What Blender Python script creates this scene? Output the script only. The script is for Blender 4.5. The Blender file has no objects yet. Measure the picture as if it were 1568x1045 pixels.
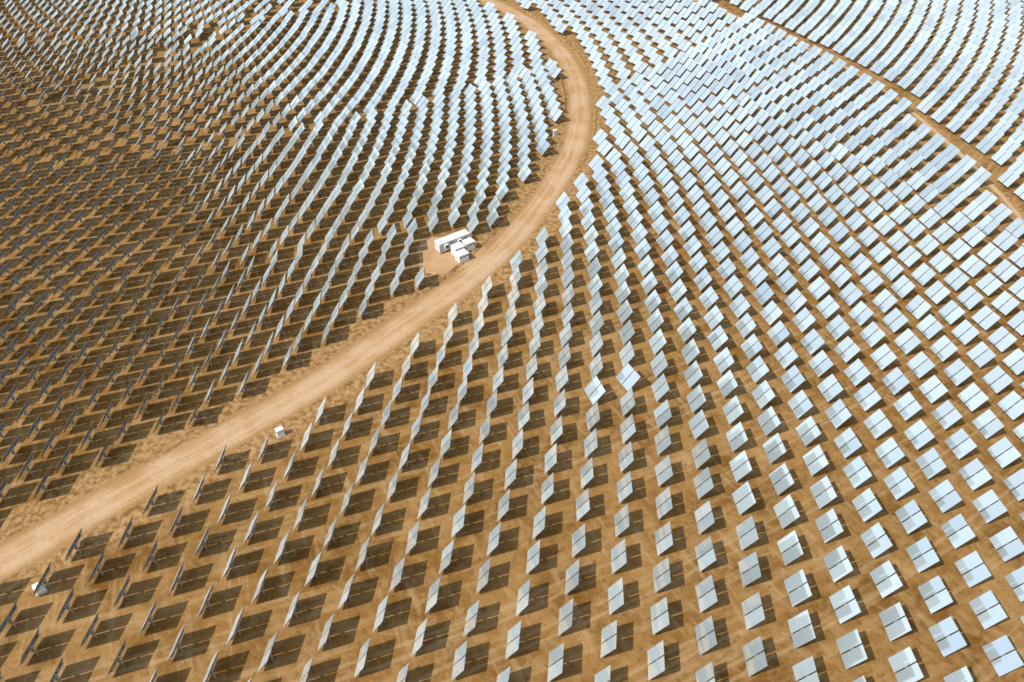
import bpy, bmesh, math, random
import numpy as np
from mathutils import Vector
random.seed(3); rng=np.random.default_rng(5)
W0,H0=1568.0,1045.0
P,F,ALT=math.radians(41.0),1219.0,105.0
def ground(pt,p=P,f=F):
    u=(pt[0]-W0/2)/f; v=(pt[1]-H0/2)/f
    s,c=math.sin(p),math.cos(p)
    t=ALT/(s+v*c)
    return u*t,t*(c-v*s),t
# surveyed centre lines of the two dirt roads (photo points taken down to the ground plane)
r1=[(-160,945),(0,864),(150,777),(300,692),(420,628),(500,580),(580,525),(650,475),(705,437),(760,392),(812,335),(850,280),(875,235),(886,200),(888,150),(878,110),(850,68),(803,28),(740,-2),(640,-35),(480,-65)]
r2=[(900,-55),(1000,-22),(1105,15),(1200,58),(1290,100),(1370,150),(1440,208),(1500,265),(1565,335),(1640,430),(1700,530)]
def spline(pts,step):
    Q=[np.array(ground(a)[:2]) for a in pts]
    Q=[2*Q[0]-Q[1]]+Q+[2*Q[-1]-Q[-2]]
    out=[]
    for i in range(1,len(Q)-2):
        a,b,c,d=Q[i-1:i+3]
        for k in range(40):
            t=k/40; out.append(.5*((2*b)+(-a+c)*t+(2*a-5*b+4*c-d)*t*t+(-a+3*b-3*c+d)*t**3))
    out=np.array(out)
    ker=np.ones(61)/61; pad_=np.pad(out,((30,30),(0,0)),mode='edge')
    sm=np.stack([np.convolve(pad_[:,i],ker,'valid') for i in (0,1)],1); sm[:31]=out[:31]; sm[-31:]=out[-31:]
    s=np.concatenate([[0],np.cumsum(np.hypot(*np.diff(sm,axis=0).T))])
    g=np.arange(0,s[-1],step)
    return np.stack([np.interp(g,s,sm[:,0]),np.interp(g,s,sm[:,1])],1)
RD1=spline(r1,1.0); RD2=spline(r2,1.0)
def dist(X,Y,L):
    out=np.full(len(X),1e9); sg=np.zeros(len(X))
    for i in range(0,len(L)-1,1):
        d=np.hypot(X-L[i,0],Y-L[i,1]); m=d<out
        tx,ty=L[i+1]-L[i]; cr=tx*(Y-L[i,1])-ty*(X-L[i,0])
        sg[m]=np.sign(cr[m]); out[m]=d[m]
    return out,sg
TX,TY,_=ground((260,-150))     # solar tower (outside the picture), centre of the heliostat rings

scene=bpy.context.scene
cam=bpy.data.cameras.new("camera"); co=bpy.data.objects.new("camera",cam); scene.collection.objects.link(co)
co.location=(0,0,ALT); co.rotation_euler=(math.pi/2-P,0,0)
cam.sensor_width=36; cam.lens=F/W0*36; cam.clip_end=9000; cam.clip_start=.5
scene.camera=co
scene.view_settings.view_transform='Standard'
try: scene.view_settings.look='None'
except: pass

# ---------------- light
SUN_AZ=math.radians(213); SUN_EL=math.radians(48)
S=np.array([math.cos(SUN_AZ)*math.cos(SUN_EL),math.sin(SUN_AZ)*math.cos(SUN_EL),math.sin(SUN_EL)])
w=bpy.data.worlds.new("World"); scene.world=w; w.use_nodes=True
nt=w.node_tree; bg=nt.nodes['Background']; sky=nt.nodes.new('ShaderNodeTexSky')
sky.sky_type='NISHITA'; sky.sun_disc=False; sky.sun_elevation=SUN_EL
sky.sun_rotation=math.pi/2-SUN_AZ
sky.air_density=1.0; sky.dust_density=1.6; sky.ozone_density=1.0
# thin high cloud mixed into the sky, seen in the mirrors as soft brighter patches
tcw=nt.nodes.new('ShaderNodeTexCoord'); nzw=nt.nodes.new('ShaderNodeTexNoise'); nzw.inputs['Scale'].default_value=4.5; nzw.inputs['Detail'].default_value=5
mpw=nt.nodes.new('ShaderNodeMapRange'); mpw.inputs[1].default_value=.38; mpw.inputs[2].default_value=.66; mpw.inputs[3].default_value=.1; mpw.inputs[4].default_value=.75
mxw=nt.nodes.new('ShaderNodeMix'); mxw.data_type='RGBA'; mxw.inputs[7].default_value=(6.3,6.9,7.3,1)
nt.links.new(tcw.outputs['Generated'],nzw.inputs['Vector']); nt.links.new(nzw.outputs[0],mpw.inputs[0]); nt.links.new(mpw.outputs[0],mxw.inputs[0])
nt.links.new(sky.outputs[0],mxw.inputs[6]); nt.links.new(mxw.outputs[2],bg.inputs[0]); bg.inputs[1].default_value=.117
sl=bpy.data.lights.new("sun","SUN"); sl.energy=4.3; sl.angle=math.radians(.5); sl.color=(1,.94,.85)
so=bpy.data.objects.new("sun",sl); scene.collection.objects.link(so)
so.rotation_euler=Vector(tuple(S)).to_track_quat('Z','Y').to_euler(); so.location=(0,0,300)

# ---------------- materials
def mat(name):
    m=bpy.data.materials.new(name); m.use_nodes=True
    return m,m.node_tree.nodes,m.node_tree.links,m.node_tree.nodes['Principled BSDF']
def simple(name,col,rough=.6,metal=0.,var=.15,scale=3.):
    m,n,l,b=mat(name)
    tc=n.new('ShaderNodeNewGeometry'); nz=n.new('ShaderNodeTexNoise'); nz.inputs['Scale'].default_value=scale; nz.inputs['Detail'].default_value=5
    l.new(tc.outputs['Position'],nz.inputs['Vector'])
    r=n.new('ShaderNodeValToRGB'); r.color_ramp.elements[0].position=.3; r.color_ramp.elements[1].position=.7
    r.color_ramp.elements[0].color=(*[c*(1-var) for c in col],1); r.color_ramp.elements[1].color=(*[min(1,c*(1+var)) for c in col],1)
    l.new(nz.outputs[0],r.inputs[0]); l.new(r.outputs[0],b.inputs['Base Color'])
    b.inputs['Roughness'].default_value=rough; b.inputs['Metallic'].default_value=metal
    return m
def mixc(n,l,fac,a,b,mode='MIX'):
    x=n.new('ShaderNodeMix'); x.data_type='RGBA'; x.blend_type=mode
    for sock,val in ((x.inputs[0],fac),(x.inputs[6],a),(x.inputs[7],b)):
        if isinstance(val,(int,float)): sock.default_value=val
        elif isinstance(val,tuple): sock.default_value=(*val,1)
        else: l.new(val,sock)
    return x.outputs[2]
def math_(n,l,op,a,b=None,c=None,clamp=False):
    x=n.new('ShaderNodeMath'); x.operation=op; x.use_clamp=clamp
    for i,v in enumerate((a,b,c)):
        if v is None: continue
        if isinstance(v,(int,float)): x.inputs[i].default_value=v
        else: l.new(v,x.inputs[i])
    return x.outputs[0]
def maprange(n,l,v,a,b,c=0.,d=1.):
    x=n.new('ShaderNodeMapRange'); x.interpolation_type='SMOOTHSTEP'
    l.new(v,x.inputs[0])
    for i,k in enumerate((a,b,c,d)): x.inputs[i+1].default_value=k
    return x.outputs[0]
def noise(n,l,vec,scale,detail=4,rough=.55,dist=0):
    x=n.new('ShaderNodeTexNoise'); x.inputs['Scale'].default_value=scale; x.inputs['Detail'].default_value=detail
    x.inputs['Roughness'].default_value=rough; x.inputs['Distortion'].default_value=dist
    l.new(vec,x.inputs['Vector']); return x.outputs[0]
def polar(n,l,cx,cy,squash=.06,swap=False):
    g=n.new('ShaderNodeNewGeometry'); sep=n.new('ShaderNodeSeparateXYZ'); l.new(g.outputs['Position'],sep.inputs[0])
    dx=math_(n,l,'SUBTRACT',sep.outputs[0],float(cx)); dy=math_(n,l,'SUBTRACT',sep.outputs[1],float(cy))
    r=math_(n,l,'SQRT',math_(n,l,'ADD',math_(n,l,'MULTIPLY',dx,dx),math_(n,l,'MULTIPLY',dy,dy)))
    a=math_(n,l,'MULTIPLY',math_(n,l,'ARCTAN2',dy,dx),550.)
    cmb=n.new('ShaderNodeCombineXYZ')
    if swap:
        l.new(math_(n,l,'MULTIPLY',r,squash),cmb.inputs[0]); l.new(a,cmb.inputs[1])
    else:
        l.new(r,cmb.inputs[0]); l.new(math_(n,l,'MULTIPLY',a,squash),cmb.inputs[1])
    return g.outputs['Position'],r,cmb.outputs[0]
def attr(n,name):
    a=n.new('ShaderNodeAttribute'); a.attribute_name=name; return a.outputs['Fac']
DR=5.35
def ground_mat():
    m,n,l,b=mat("desert_soil")
    pos,rt,pv=polar(n,l,TX,TY,.07)
    _,_,pr=polar(n,l,TX,TY,.16,True)
    n1=noise(n,l,pos,.012,3); n2=noise(n,l,pos,.09,5,.6,.4); n3=noise(n,l,pos,.9,6,.62); n4=noise(n,l,pos,6.,4,.7)
    n5=noise(n,l,pos,.3,6,.7,.8)
    c=mixc(n,l,maprange(n,l,n1,.35,.65),(.245,.122,.030),(.33,.185,.064))
    c=mixc(n,l,maprange(n,l,n2,.38,.66),c,(.175,.084,.019))
    c=mixc(n,l,maprange(n,l,n5,.45,.62,0,.5),c,(.38,.235,.10))
    st=noise(n,l,pv,.5,5,.65)
    c=mixc(n,l,maprange(n,l,st,.5,.66,0,.55),c,(.42,.27,.125))
    sr=noise(n,l,pr,.4,5,.65)
    c=mixc(n,l,maprange(n,l,sr,.52,.68,0,.5),c,(.45,.30,.15))
    c=mixc(n,l,maprange(n,l,n3,.48,.75,0,.45),c,(.38,.235,.10))
    c=mixc(n,l,maprange(n,l,n3,.28,.44,.6,0),c,(.11,.055,.016))
    # paired wheel tracks between the rings, broken up along their length
    ph=math_(n,l,'ADD',math_(n,l,'MULTIPLY',rt,1/DR),math_(n,l,'MULTIPLY',n2,.35))
    fr=math_(n,l,'SUBTRACT',math_(n,l,'FRACT',ph),.5)
    w1=math_(n,l,'ABSOLUTE',math_(n,l,'SUBTRACT',math_(n,l,'ABSOLUTE',fr),.16))
    tr=math_(n,l,'MULTIPLY',maprange(n,l,w1,.02,.08,1,0),maprange(n,l,noise(n,l,pv,.12,3),.49,.6))
    c=mixc(n,l,math_(n,l,'MULTIPLY',tr,.4),c,(.46,.32,.17))
    vg=attr(n,'verge')
    vg=maprange(n,l,math_(n,l,'ADD',vg,math_(n,l,'MULTIPLY',math_(n,l,'SUBTRACT',n3,.5),1.1)),.3,.8)
    c=mixc(n,l,vg,c,mixc(n,l,maprange(n,l,n3,.35,.62),(.23,.118,.038),(.43,.27,.12)))
    c=mixc(n,l,.25,c,mixc(n,l,n4,(0.,0.,0.),(1.,1.,1.)),'OVERLAY')
    l.new(c,b.inputs['Base Color']); b.inputs['Roughness'].default_value=.95; b.inputs['Specular IOR Level'].default_value=.05
    bp=n.new('ShaderNodeBump'); bp.inputs['Strength'].default_value=.6; bp.inputs['Distance'].default_value=.5
    l.new(math_(n,l,'ADD',n3,math_(n,l,'MULTIPLY',n4,.2)),bp.inputs['Height']); l.new(bp.outputs[0],b.inputs['Normal'])
    return m
def road_mat():
    m,n,l,b=mat("packed_dirt")
    g=n.new('ShaderNodeNewGeometry'); pos=g.outputs['Position']
    cmb=n.new('ShaderNodeCombineXYZ'); al=attr(n,'along'); ac=attr(n,'across')
    l.new(math_(n,l,'MULTIPLY',al,.05),cmb.inputs[0]); l.new(ac,cmb.inputs[1]); pv=cmb.outputs[0]
    n2=noise(n,l,pos,.12,5,.6,.4); n3=noise(n,l,pos,1.3,6,.65); n4=noise(n,l,pos,7.,4,.7); st=noise(n,l,pv,1.4,5,.6)
    c=mixc(n,l,maprange(n,l,n2,.38,.62),(.52,.345,.20),(.43,.25,.105))
    c=mixc(n,l,maprange(n,l,st,.42,.7,0,.6),c,(.56,.41,.27))
    for o_ in (-1.3,.9):
        d=math_(n,l,'ABSOLUTE',math_(n,l,'SUBTRACT',math_(n,l,'ADD',ac,math_(n,l,'MULTIPLY',n2,2.)),o_+1.))
        c=mixc(n,l,maprange(n,l,d,.1,.7,.3,0),c,(.59,.45,.32))
    c=mixc(n,l,maprange(n,l,n3,.3,.47,.55,0),c,(.33,.19,.08))
    e=math_(n,l,'ADD',math_(n,l,'ABSOLUTE',ac),math_(n,l,'MULTIPLY',n3,2.4))
    c=mixc(n,l,maprange(n,l,e,3.3,4.8,0,.85),c,(.33,.195,.08))
    c=mixc(n,l,.18,c,mixc(n,l,n4,(0.,0.,0.),(1.,1.,1.)),'OVERLAY')
    l.new(c,b.inputs['Base Color']); b.inputs['Roughness'].default_value=.95; b.inputs['Specular IOR Level'].default_value=.05
    bp=n.new('ShaderNodeBump'); bp.inputs['Strength'].default_value=.5; bp.inputs['Distance'].default_value=.3
    l.new(math_(n,l,'ADD',n3,math_(n,l,'MULTIPLY',n4,.25)),bp.inputs['Height']); l.new(bp.outputs[0],b.inputs['Normal'])
    return m
def mirror_mat():
    m,n,l,b=mat("mirror_glass")
    g=n.new('ShaderNodeNewGeometry')
    b.inputs['Metallic'].default_value=1; b.inputs['Roughness'].default_value=.08
    b.inputs['Base Color'].default_value=(.93,.97,.98,1)
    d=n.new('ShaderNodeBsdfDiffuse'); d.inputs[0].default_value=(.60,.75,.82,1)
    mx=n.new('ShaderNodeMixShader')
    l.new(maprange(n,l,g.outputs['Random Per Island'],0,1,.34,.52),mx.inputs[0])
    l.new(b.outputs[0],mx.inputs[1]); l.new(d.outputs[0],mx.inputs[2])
    l.new(mx.outputs[0],n['Material Output'].inputs[0])
    return m
M_ground=ground_mat(); M_road=road_mat(); M_mir=mirror_mat()
M_back=simple("mirror_back",(.19,.165,.135),.6,.0)
M_steel=simple("galvanised_steel",(.30,.28,.25),.5,.2)
M_white=simple("white_paint",(.72,.73,.72),.5,0,.06,1.5)
M_grey=simple("grey_paint",(.42,.44,.45),.5,0,.08)
M_dark=simple("dark_vent",(.06,.065,.07),.6)
M_conc=simple("concrete",(.45,.42,.37),.9,0,.12,2)

# ---------------- helpers
def quadmesh(name,V,Fq,mi,mats,attrs=None):
    me=bpy.data.meshes.new(name)
    me.vertices.add(len(V)); me.vertices.foreach_set('co',np.asarray(V,dtype=np.float32).ravel())
    nf=len(Fq); me.loops.add(nf*4); me.loops.foreach_set('vertex_index',np.asarray(Fq,dtype=np.int32).ravel())
    me.polygons.add(nf); me.polygons.foreach_set('loop_start',np.arange(nf,dtype=np.int32)*4)
    for m in mats: me.materials.append(m)
    me.polygons.foreach_set('material_index',np.asarray(mi,dtype=np.int32))
    me.update(calc_edges=True)
    me.polygons.foreach_set('use_smooth',np.zeros(nf,dtype=bool))
    for k,v in (attrs or {}).items():
        at=me.attributes.new(k,'FLOAT','POINT'); at.data.foreach_set('value',np.asarray(v,dtype=np.float32))
    me.update()
    o=bpy.data.objects.new(name,me); scene.collection.objects.link(o); return o
BF=[(0,3,2,1),(4,5,6,7),(0,1,5,4),(1,2,6,5),(2,3,7,6),(3,0,4,7)]
class TB:
    def __init__(s): s.v=[];s.f=[];s.m=[];s.rot=[]
    def box(s,c,d,m,rot,front=None):
        k=len(s.v); x,y,z=c;a,b,e=[q/2 for q in d]
        s.v+=[(x-a,y-b,z-e),(x+a,y-b,z-e),(x+a,y+b,z-e),(x-a,y+b,z-e),(x-a,y-b,z+e),(x+a,y-b,z+e),(x+a,y+b,z+e),(x-a,y+b,z+e)]
        s.rot+=[rot]*8
        for i,f in enumerate(BF):
            s.f.append(tuple(k+j for j in f)); s.m.append(front if (i==1 and front is not None) else m)
    def cyl(s,p,axis,L,r,n,m,rot):
        k=len(s.v)
        for e in (0,1):
            for i in range(n):
                a=2*math.pi*i/n; ca,sa=r*math.cos(a),r*math.sin(a)
                s.v.append((p[0]+(L*e if axis==0 else ca),p[1]+(ca if axis==0 else sa),p[2]+(sa if axis==0 else L*e)))
        s.rot+=[rot]*(2*n)
        for i in range(n):
            j=(i+1)%n; s.f.append((k+i,k+j,k+n+j,k+n+i)); s.m.append(m)
HW,HH,GAP,PIV=4.25,3.65,.19,2.1
t=TB(); pw=(HW-GAP)/2
for sx in (-1,1):
    cx=sx*(GAP/2+pw/2)
    t.box((cx,0,.30),(pw,HH,.04),1,True,front=0)
    for ox in (-.6,.6): t.box((cx+ox,0,.2),(.07,HH*.92,.15),2,True)
t.cyl((-HW*.46,0,0),0,HW*.92,.12,6,2,True)
t.box((0,0,-.05),(.34,.4,.4),2,True)
t.cyl((0,0,0),2,PIV-.1,.14,7,2,False)
t.box((.0,-.26,1.2),(.3,.2,.45),2,False)
TV=np.array(t.v); TF=np.array(t.f); TM=np.array(t.m); TR=np.array(t.rot)
pad=np.array(ground((686,390))[:2])
def sst(x): x=np.clip(x,0,1); return x*x*(3-2*x)
def normal_for(X,Y):
    az=np.interp(Y,[20,55,90,150,190,280,350,450],[172,174,178,190,201,222,228,232])
    az=az-20*sst((-X-40)/60)*np.clip((Y-90)/60,0,1)-16*sst((X-30)/80)*np.clip((Y-150)/60,0,1)
    az=az+11*sst((X-5)/60)*(1-sst((Y-110)/70))
    az=np.radians(az)
    el=np.interp(Y,[50,120,200,300],[29,32,42,54])-14*sst((X-20)/70)*np.clip((Y-120)/80,0,1)
    el=el+7*sst((X-5)/60)
    el=np.radians(el)
    return np.stack([np.cos(az)*np.cos(el),np.sin(az)*np.cos(el),np.sin(el)],1)
def lattice(az0,dr0,dr1,big):
    xs=[];ys=[]
    r=50.; N=int(round(2*math.pi*r/az0)); k=0; reset=False
    while r<880:
        if r<360 and 2*math.pi*r/N>az0*1.45: N=int(round(2*math.pi*r/(az0*1.02)))
        if r>=365 and not reset:
            reset=True; N=int(round(2*math.pi*r/big))
        a=(np.arange(N)+.5*(k%2))*2*math.pi/N
        xs.append(TX+r*np.cos(a)); ys.append(TY+r*np.sin(a)); r+=dr0+(dr1-dr0)*min(1,r/400); k+=1
    X=np.concatenate(xs);Y=np.concatenate(ys)
    keep=(Y>-30)&(X>-400)&(Y<600)&(X<440)
    X=X[keep];Y=Y[keep]
    d1,s1=dist(X,Y,RD1); d2,s2=dist(X,Y,RD2)
    keep=(d1>np.where(s1>0,6.2,5.6))&(d2>2.7)&~((np.hypot(X-pad[0],Y-pad[1])<8.2))
    return X[keep],Y[keep],s1[keep],s2[keep]
XR,YR,s1R,s2R=lattice(5.9,5.0,5.35,6.2)      # outer field
XL,YL,s1L,s2L=lattice(5.3,4.5,4.75,5.35)     # denser field inside the main road
mR=s1R<=0; mL=s1L>0
X=np.concatenate([XL[mL],XR[mR]]); Y=np.concatenate([YL[mL],YR[mR]]); s1=np.concatenate([s1L[mL],s1R[mR]]); s2=np.concatenate([s2L[mL],s2R[mR]])
NRM=normal_for(X,Y)
for px,f_ in (((905,608),.35),((960,600),.5)):
    gx,gy,_=ground(px); i=int(np.argmin(np.hypot(X-gx,Y-gy)))
    vv=np.array([-X[i],-Y[i],ALT]); vv/=np.linalg.norm(vv); b_=vv+S; b_/=np.linalg.norm(b_); b_=NRM[i]*(1-f_)+b_*f_; NRM[i]=b_/np.linalg.norm(b_)
def field(name,sel):
    X_,Y_=X[sel],Y[sel]
    n=len(X_); X_=X_+rng.normal(0,.09,n);Y_=Y_+rng.normal(0,.09,n)
    N=NRM[sel]+rng.normal(0,.017,(n,3))
    odd=rng.random(n)<.008
    N[odd]+=rng.normal(0,.05,(odd.sum(),3))
    N/=np.linalg.norm(N,axis=1)[:,None]
    hx=np.stack([-N[:,1],N[:,0],np.zeros(n)],1); hx/=np.linalg.norm(hx,axis=1)[:,None]
    sy=np.cross(N,hx)
    P0=np.stack([X_,Y_,np.full(n,PIV)],1)
    rot=P0[:,None,:]+TV[None,:,0:1]*hx[:,None,:]+TV[None,:,1:2]*sy[:,None,:]+TV[None,:,2:3]*N[:,None,:]
    ny=np.cross(np.array([0,0,1.]),hx)
    fix=np.stack([X_,Y_,np.zeros(n)],1)[:,None,:]+TV[None,:,0:1]*hx[:,None,:]+TV[None,:,1:2]*ny[:,None,:]+TV[None,:,2:3]*np.array([0,0,1.])
    V=np.where(TR[None,:,None],rot,fix).reshape(-1,3)
    Fq=(TF[None]+ (np.arange(n)*len(TV))[:,None,None]).reshape(-1,4)
    return quadmesh(name,V,Fq,np.tile(TM,n),[M_mir,M_back,M_steel])
field("heliostat_field",s1>0)
field("heliostat_field",(s1<=0)&(s2>0))
field("heliostat_field",(s1<=0)&(s2<=0))

# ---------------- ground and roads
L=4500
quadmesh("ground",[(-L,-L,0),(L,-L,0),(L,L,0),(-L,L,0)],[(0,1,2,3)],[0],[M_ground])
def smoothnoise(n,sc,amp):
    k=int(n/sc)+3; return np.interp(np.arange(n)/sc,np.arange(k),rng.normal(0,amp,k))
def normals(Ln):
    T=np.gradient(Ln,axis=0); T/=np.hypot(T[:,0],T[:,1])[:,None]
    return np.stack([-T[:,1],T[:,0]],1)
def strip(name,Ln,offs,zs,mt,jits,attrs,acs=1.):
    n=len(Ln); Nn=normals(Ln); m=len(offs); V=np.zeros((n,m,3)); 
    al=np.zeros((n,m)); acr=np.zeros((n,m)); vg=np.zeros((n,m))
    for k in range(m):
        o=offs[k]+smoothnoise(n,7,jits[k])+smoothnoise(n,1.5,jits[k]*.35)
        V[:,k,:2]=Ln+Nn*o[:,None]; z=zs[k]; V[:,k,2]=z if np.isscalar(z) else z
        al[:,k]=np.arange(n); acr[:,k]=o*acs; vg[:,k]=attrs[k]
    idx=np.arange(n*m).reshape(n,m)
    Fq=np.stack([idx[:-1,:-1],idx[1:,:-1],idx[1:,1:],idx[:-1,1:]],-1).reshape(-1,4)[:,::-1]
    return quadmesh(name,V.reshape(-1,3),Fq,[0]*len(Fq),[mt],{'along':al.ravel(),'across':acr.ravel(),'verge':vg.ravel()})
strip("road_verge",RD1,[-9.5,-6,-3,3,6.5,10.5],[.004]*6,M_ground,[.3,.2,0,0,.2,.3],[0,1,1,1,1,0])
strip("road_verge",RD2,[-4.0,-2.0,0,2.0,4.0],[.004]*5,M_ground,[.3,.2,0,.2,.3],[0,.5,.9,.5,0])
strip("dirt_road",RD1,[-3.8,-1.3,1.3,3.8],[.009]*4,M_road,[.4,0,0,.4],[0]*4)
strip("dirt_road",RD2,[-.9,-.3,.3,.9],[.009]*4,M_road,[.2,0,0,.2],[0]*4,4.2)
def berm(Ln,off,h,wd):
    n=len(Ln); hh=np.clip(h*(.55+smoothnoise(n,9,.5)+smoothnoise(n,2,.2)),.02,.5)
    o=smoothnoise(n,12,.35)[:,None]; Nn=normals(Ln)
    prof=[(-1,-.05),(-.4,.6),(.1,1),(.5,.5),(1,-.05)]; V=np.zeros((n,5,3))
    for k,(a,b) in enumerate(prof):
        V[:,k,:2]=Ln+Nn*(off+o+a*wd/2); V[:,k,2]=b*hh if b>0 else -.03
    idx=np.arange(n*5).reshape(n,5)
    Fq=np.stack([idx[:-1,:-1],idx[1:,:-1],idx[1:,1:],idx[:-1,1:]],-1).reshape(-1,4)[:,::-1]
    return quadmesh("soil_windrow",V.reshape(-1,3),Fq,[0]*len(Fq),[M_ground],{'verge':np.full(n*5,.9)})
berm(RD1,5.0,.45,1.4); berm(RD1,-4.7,.3,1.1)
# gravel pad for the equipment
bm=bmesh.new(); vs=[]
for i in range(60):
    a=2*math.pi*i/60; rr=7.0+1.1*math.sin(3*a+1)+random.uniform(-.5,.5)
    vs.append(bm.verts.new((pad[0]+rr*1.1*math.cos(a),pad[1]+rr*math.sin(a),.014)))
bm.faces.new(vs); me=bpy.data.meshes.new("gravel_pad"); bm.to_mesh(me); me.materials.append(M_road)
scene.collection.objects.link(bpy.data.objects.new("gravel_pad",me))

# ---------------- equipment
def obj(name,parts,loc,ang):
    T=TB()
    mats=[]
    for c,d,m in parts:
        if m not in mats: mats.append(m)
        T.box(c,d,mats.index(m),False)
    o=quadmesh(name,T.v,T.f,T.m,mats)
    o.location=loc; o.rotation_euler=(0,0,ang)
    bv=o.modifiers.new("b","BEVEL"); bv.width=.02; bv.segments=1; bv.limit_method='ANGLE'
    return o
def container(loc,ang,Lc=11.5,wc=2.1,hc=2.35):
    p=[((0,0,.3+hc/2),(Lc,wc,hc),M_white),((0,0,.33+hc),(Lc+.12,wc+.12,.08),M_white)]
    for sx in (-1,0,1): p.append(((sx*(Lc/2-.6),0,.15),(.6,wc*.95,.3),M_conc))
    n=int(Lc/.4)
    for i in range(n):
        x=-Lc/2+.2+i*.4
        for sy in (-1,1): p.append(((x,sy*(wc/2+.02),.3+hc/2),(.2,.06,hc-.3),M_white))
    for x in (-3.6,-1,3): p.append(((x,-wc/2-.07,.3+1.0),(.95,.06,1.95),M_grey))
    for x in (-2.4,1.2): p.append(((x,-wc/2-.3,1.8),(1.0,.5,.9),M_white)); p.append(((x,-wc/2-.56,1.8),(.8,.03,.7),M_dark))
    for x in (-3.2,3.2): p.append(((x,0,.37+hc+.1),(.6,.6,.2),M_white))
    return obj("equipment_container",p,loc,ang)
def cabinet(name,loc,ang,a=3,b=2.4,h=2.5):
    p=[((0,0,.1),(a+.4,b+.4,.2),M_conc),((0,0,.2+h/2),(a,b,h),M_white),((0,0,.24+h),(a+.2,b+.2,.1),M_white)]
    for i in range(-1,2):
        p.append(((i*a/3,-b/2-.02,.2+h/2),(a/3-.08,.05,h-.25),M_white)); p.append(((i*a/3,-b/2-.05,.2+h*.75),(a/3-.3,.03,h*.2),M_dark))
    for k in range(6): p.append(((a/2+.06,-b/2+.3+k*(b-.6)/5,.2+h*.5),(.12,.07,h*.6),M_grey))
    return obj(name,p,loc,ang)
A_=np.array(ground((670,387))[:2]); B_=np.array(ground((716,369))[:2])
ang=math.atan2(*(B_-A_)[::-1]); ctr=(A_+B_)/2
ca,sa=math.cos(ang),math.sin(ang)
def lp(x,y): return (ctr[0]+x*ca-y*sa,ctr[1]+x*sa+y*ca,.016)
container(lp(0,0),ang,float(np.hypot(*(B_-A_))))
cabinet("electrical_cabinet",lp(-.6,-3.2),ang,2.5,2.1,2.0)
cabinet("electrical_cabinet",lp(2.5,-3.0),ang,2.3,1.9,2.0)
cabinet("transformer_box",lp(-1.2,-5.8),ang,2.5,2.0,1.8)
def small(px):
    x,y,_=ground(px)
    cabinet("control_cabinet",(x,y,.014),.6,1.2,.8,1.4)
for p_ in ((430,667),(849,208),(64,906)): small(p_)
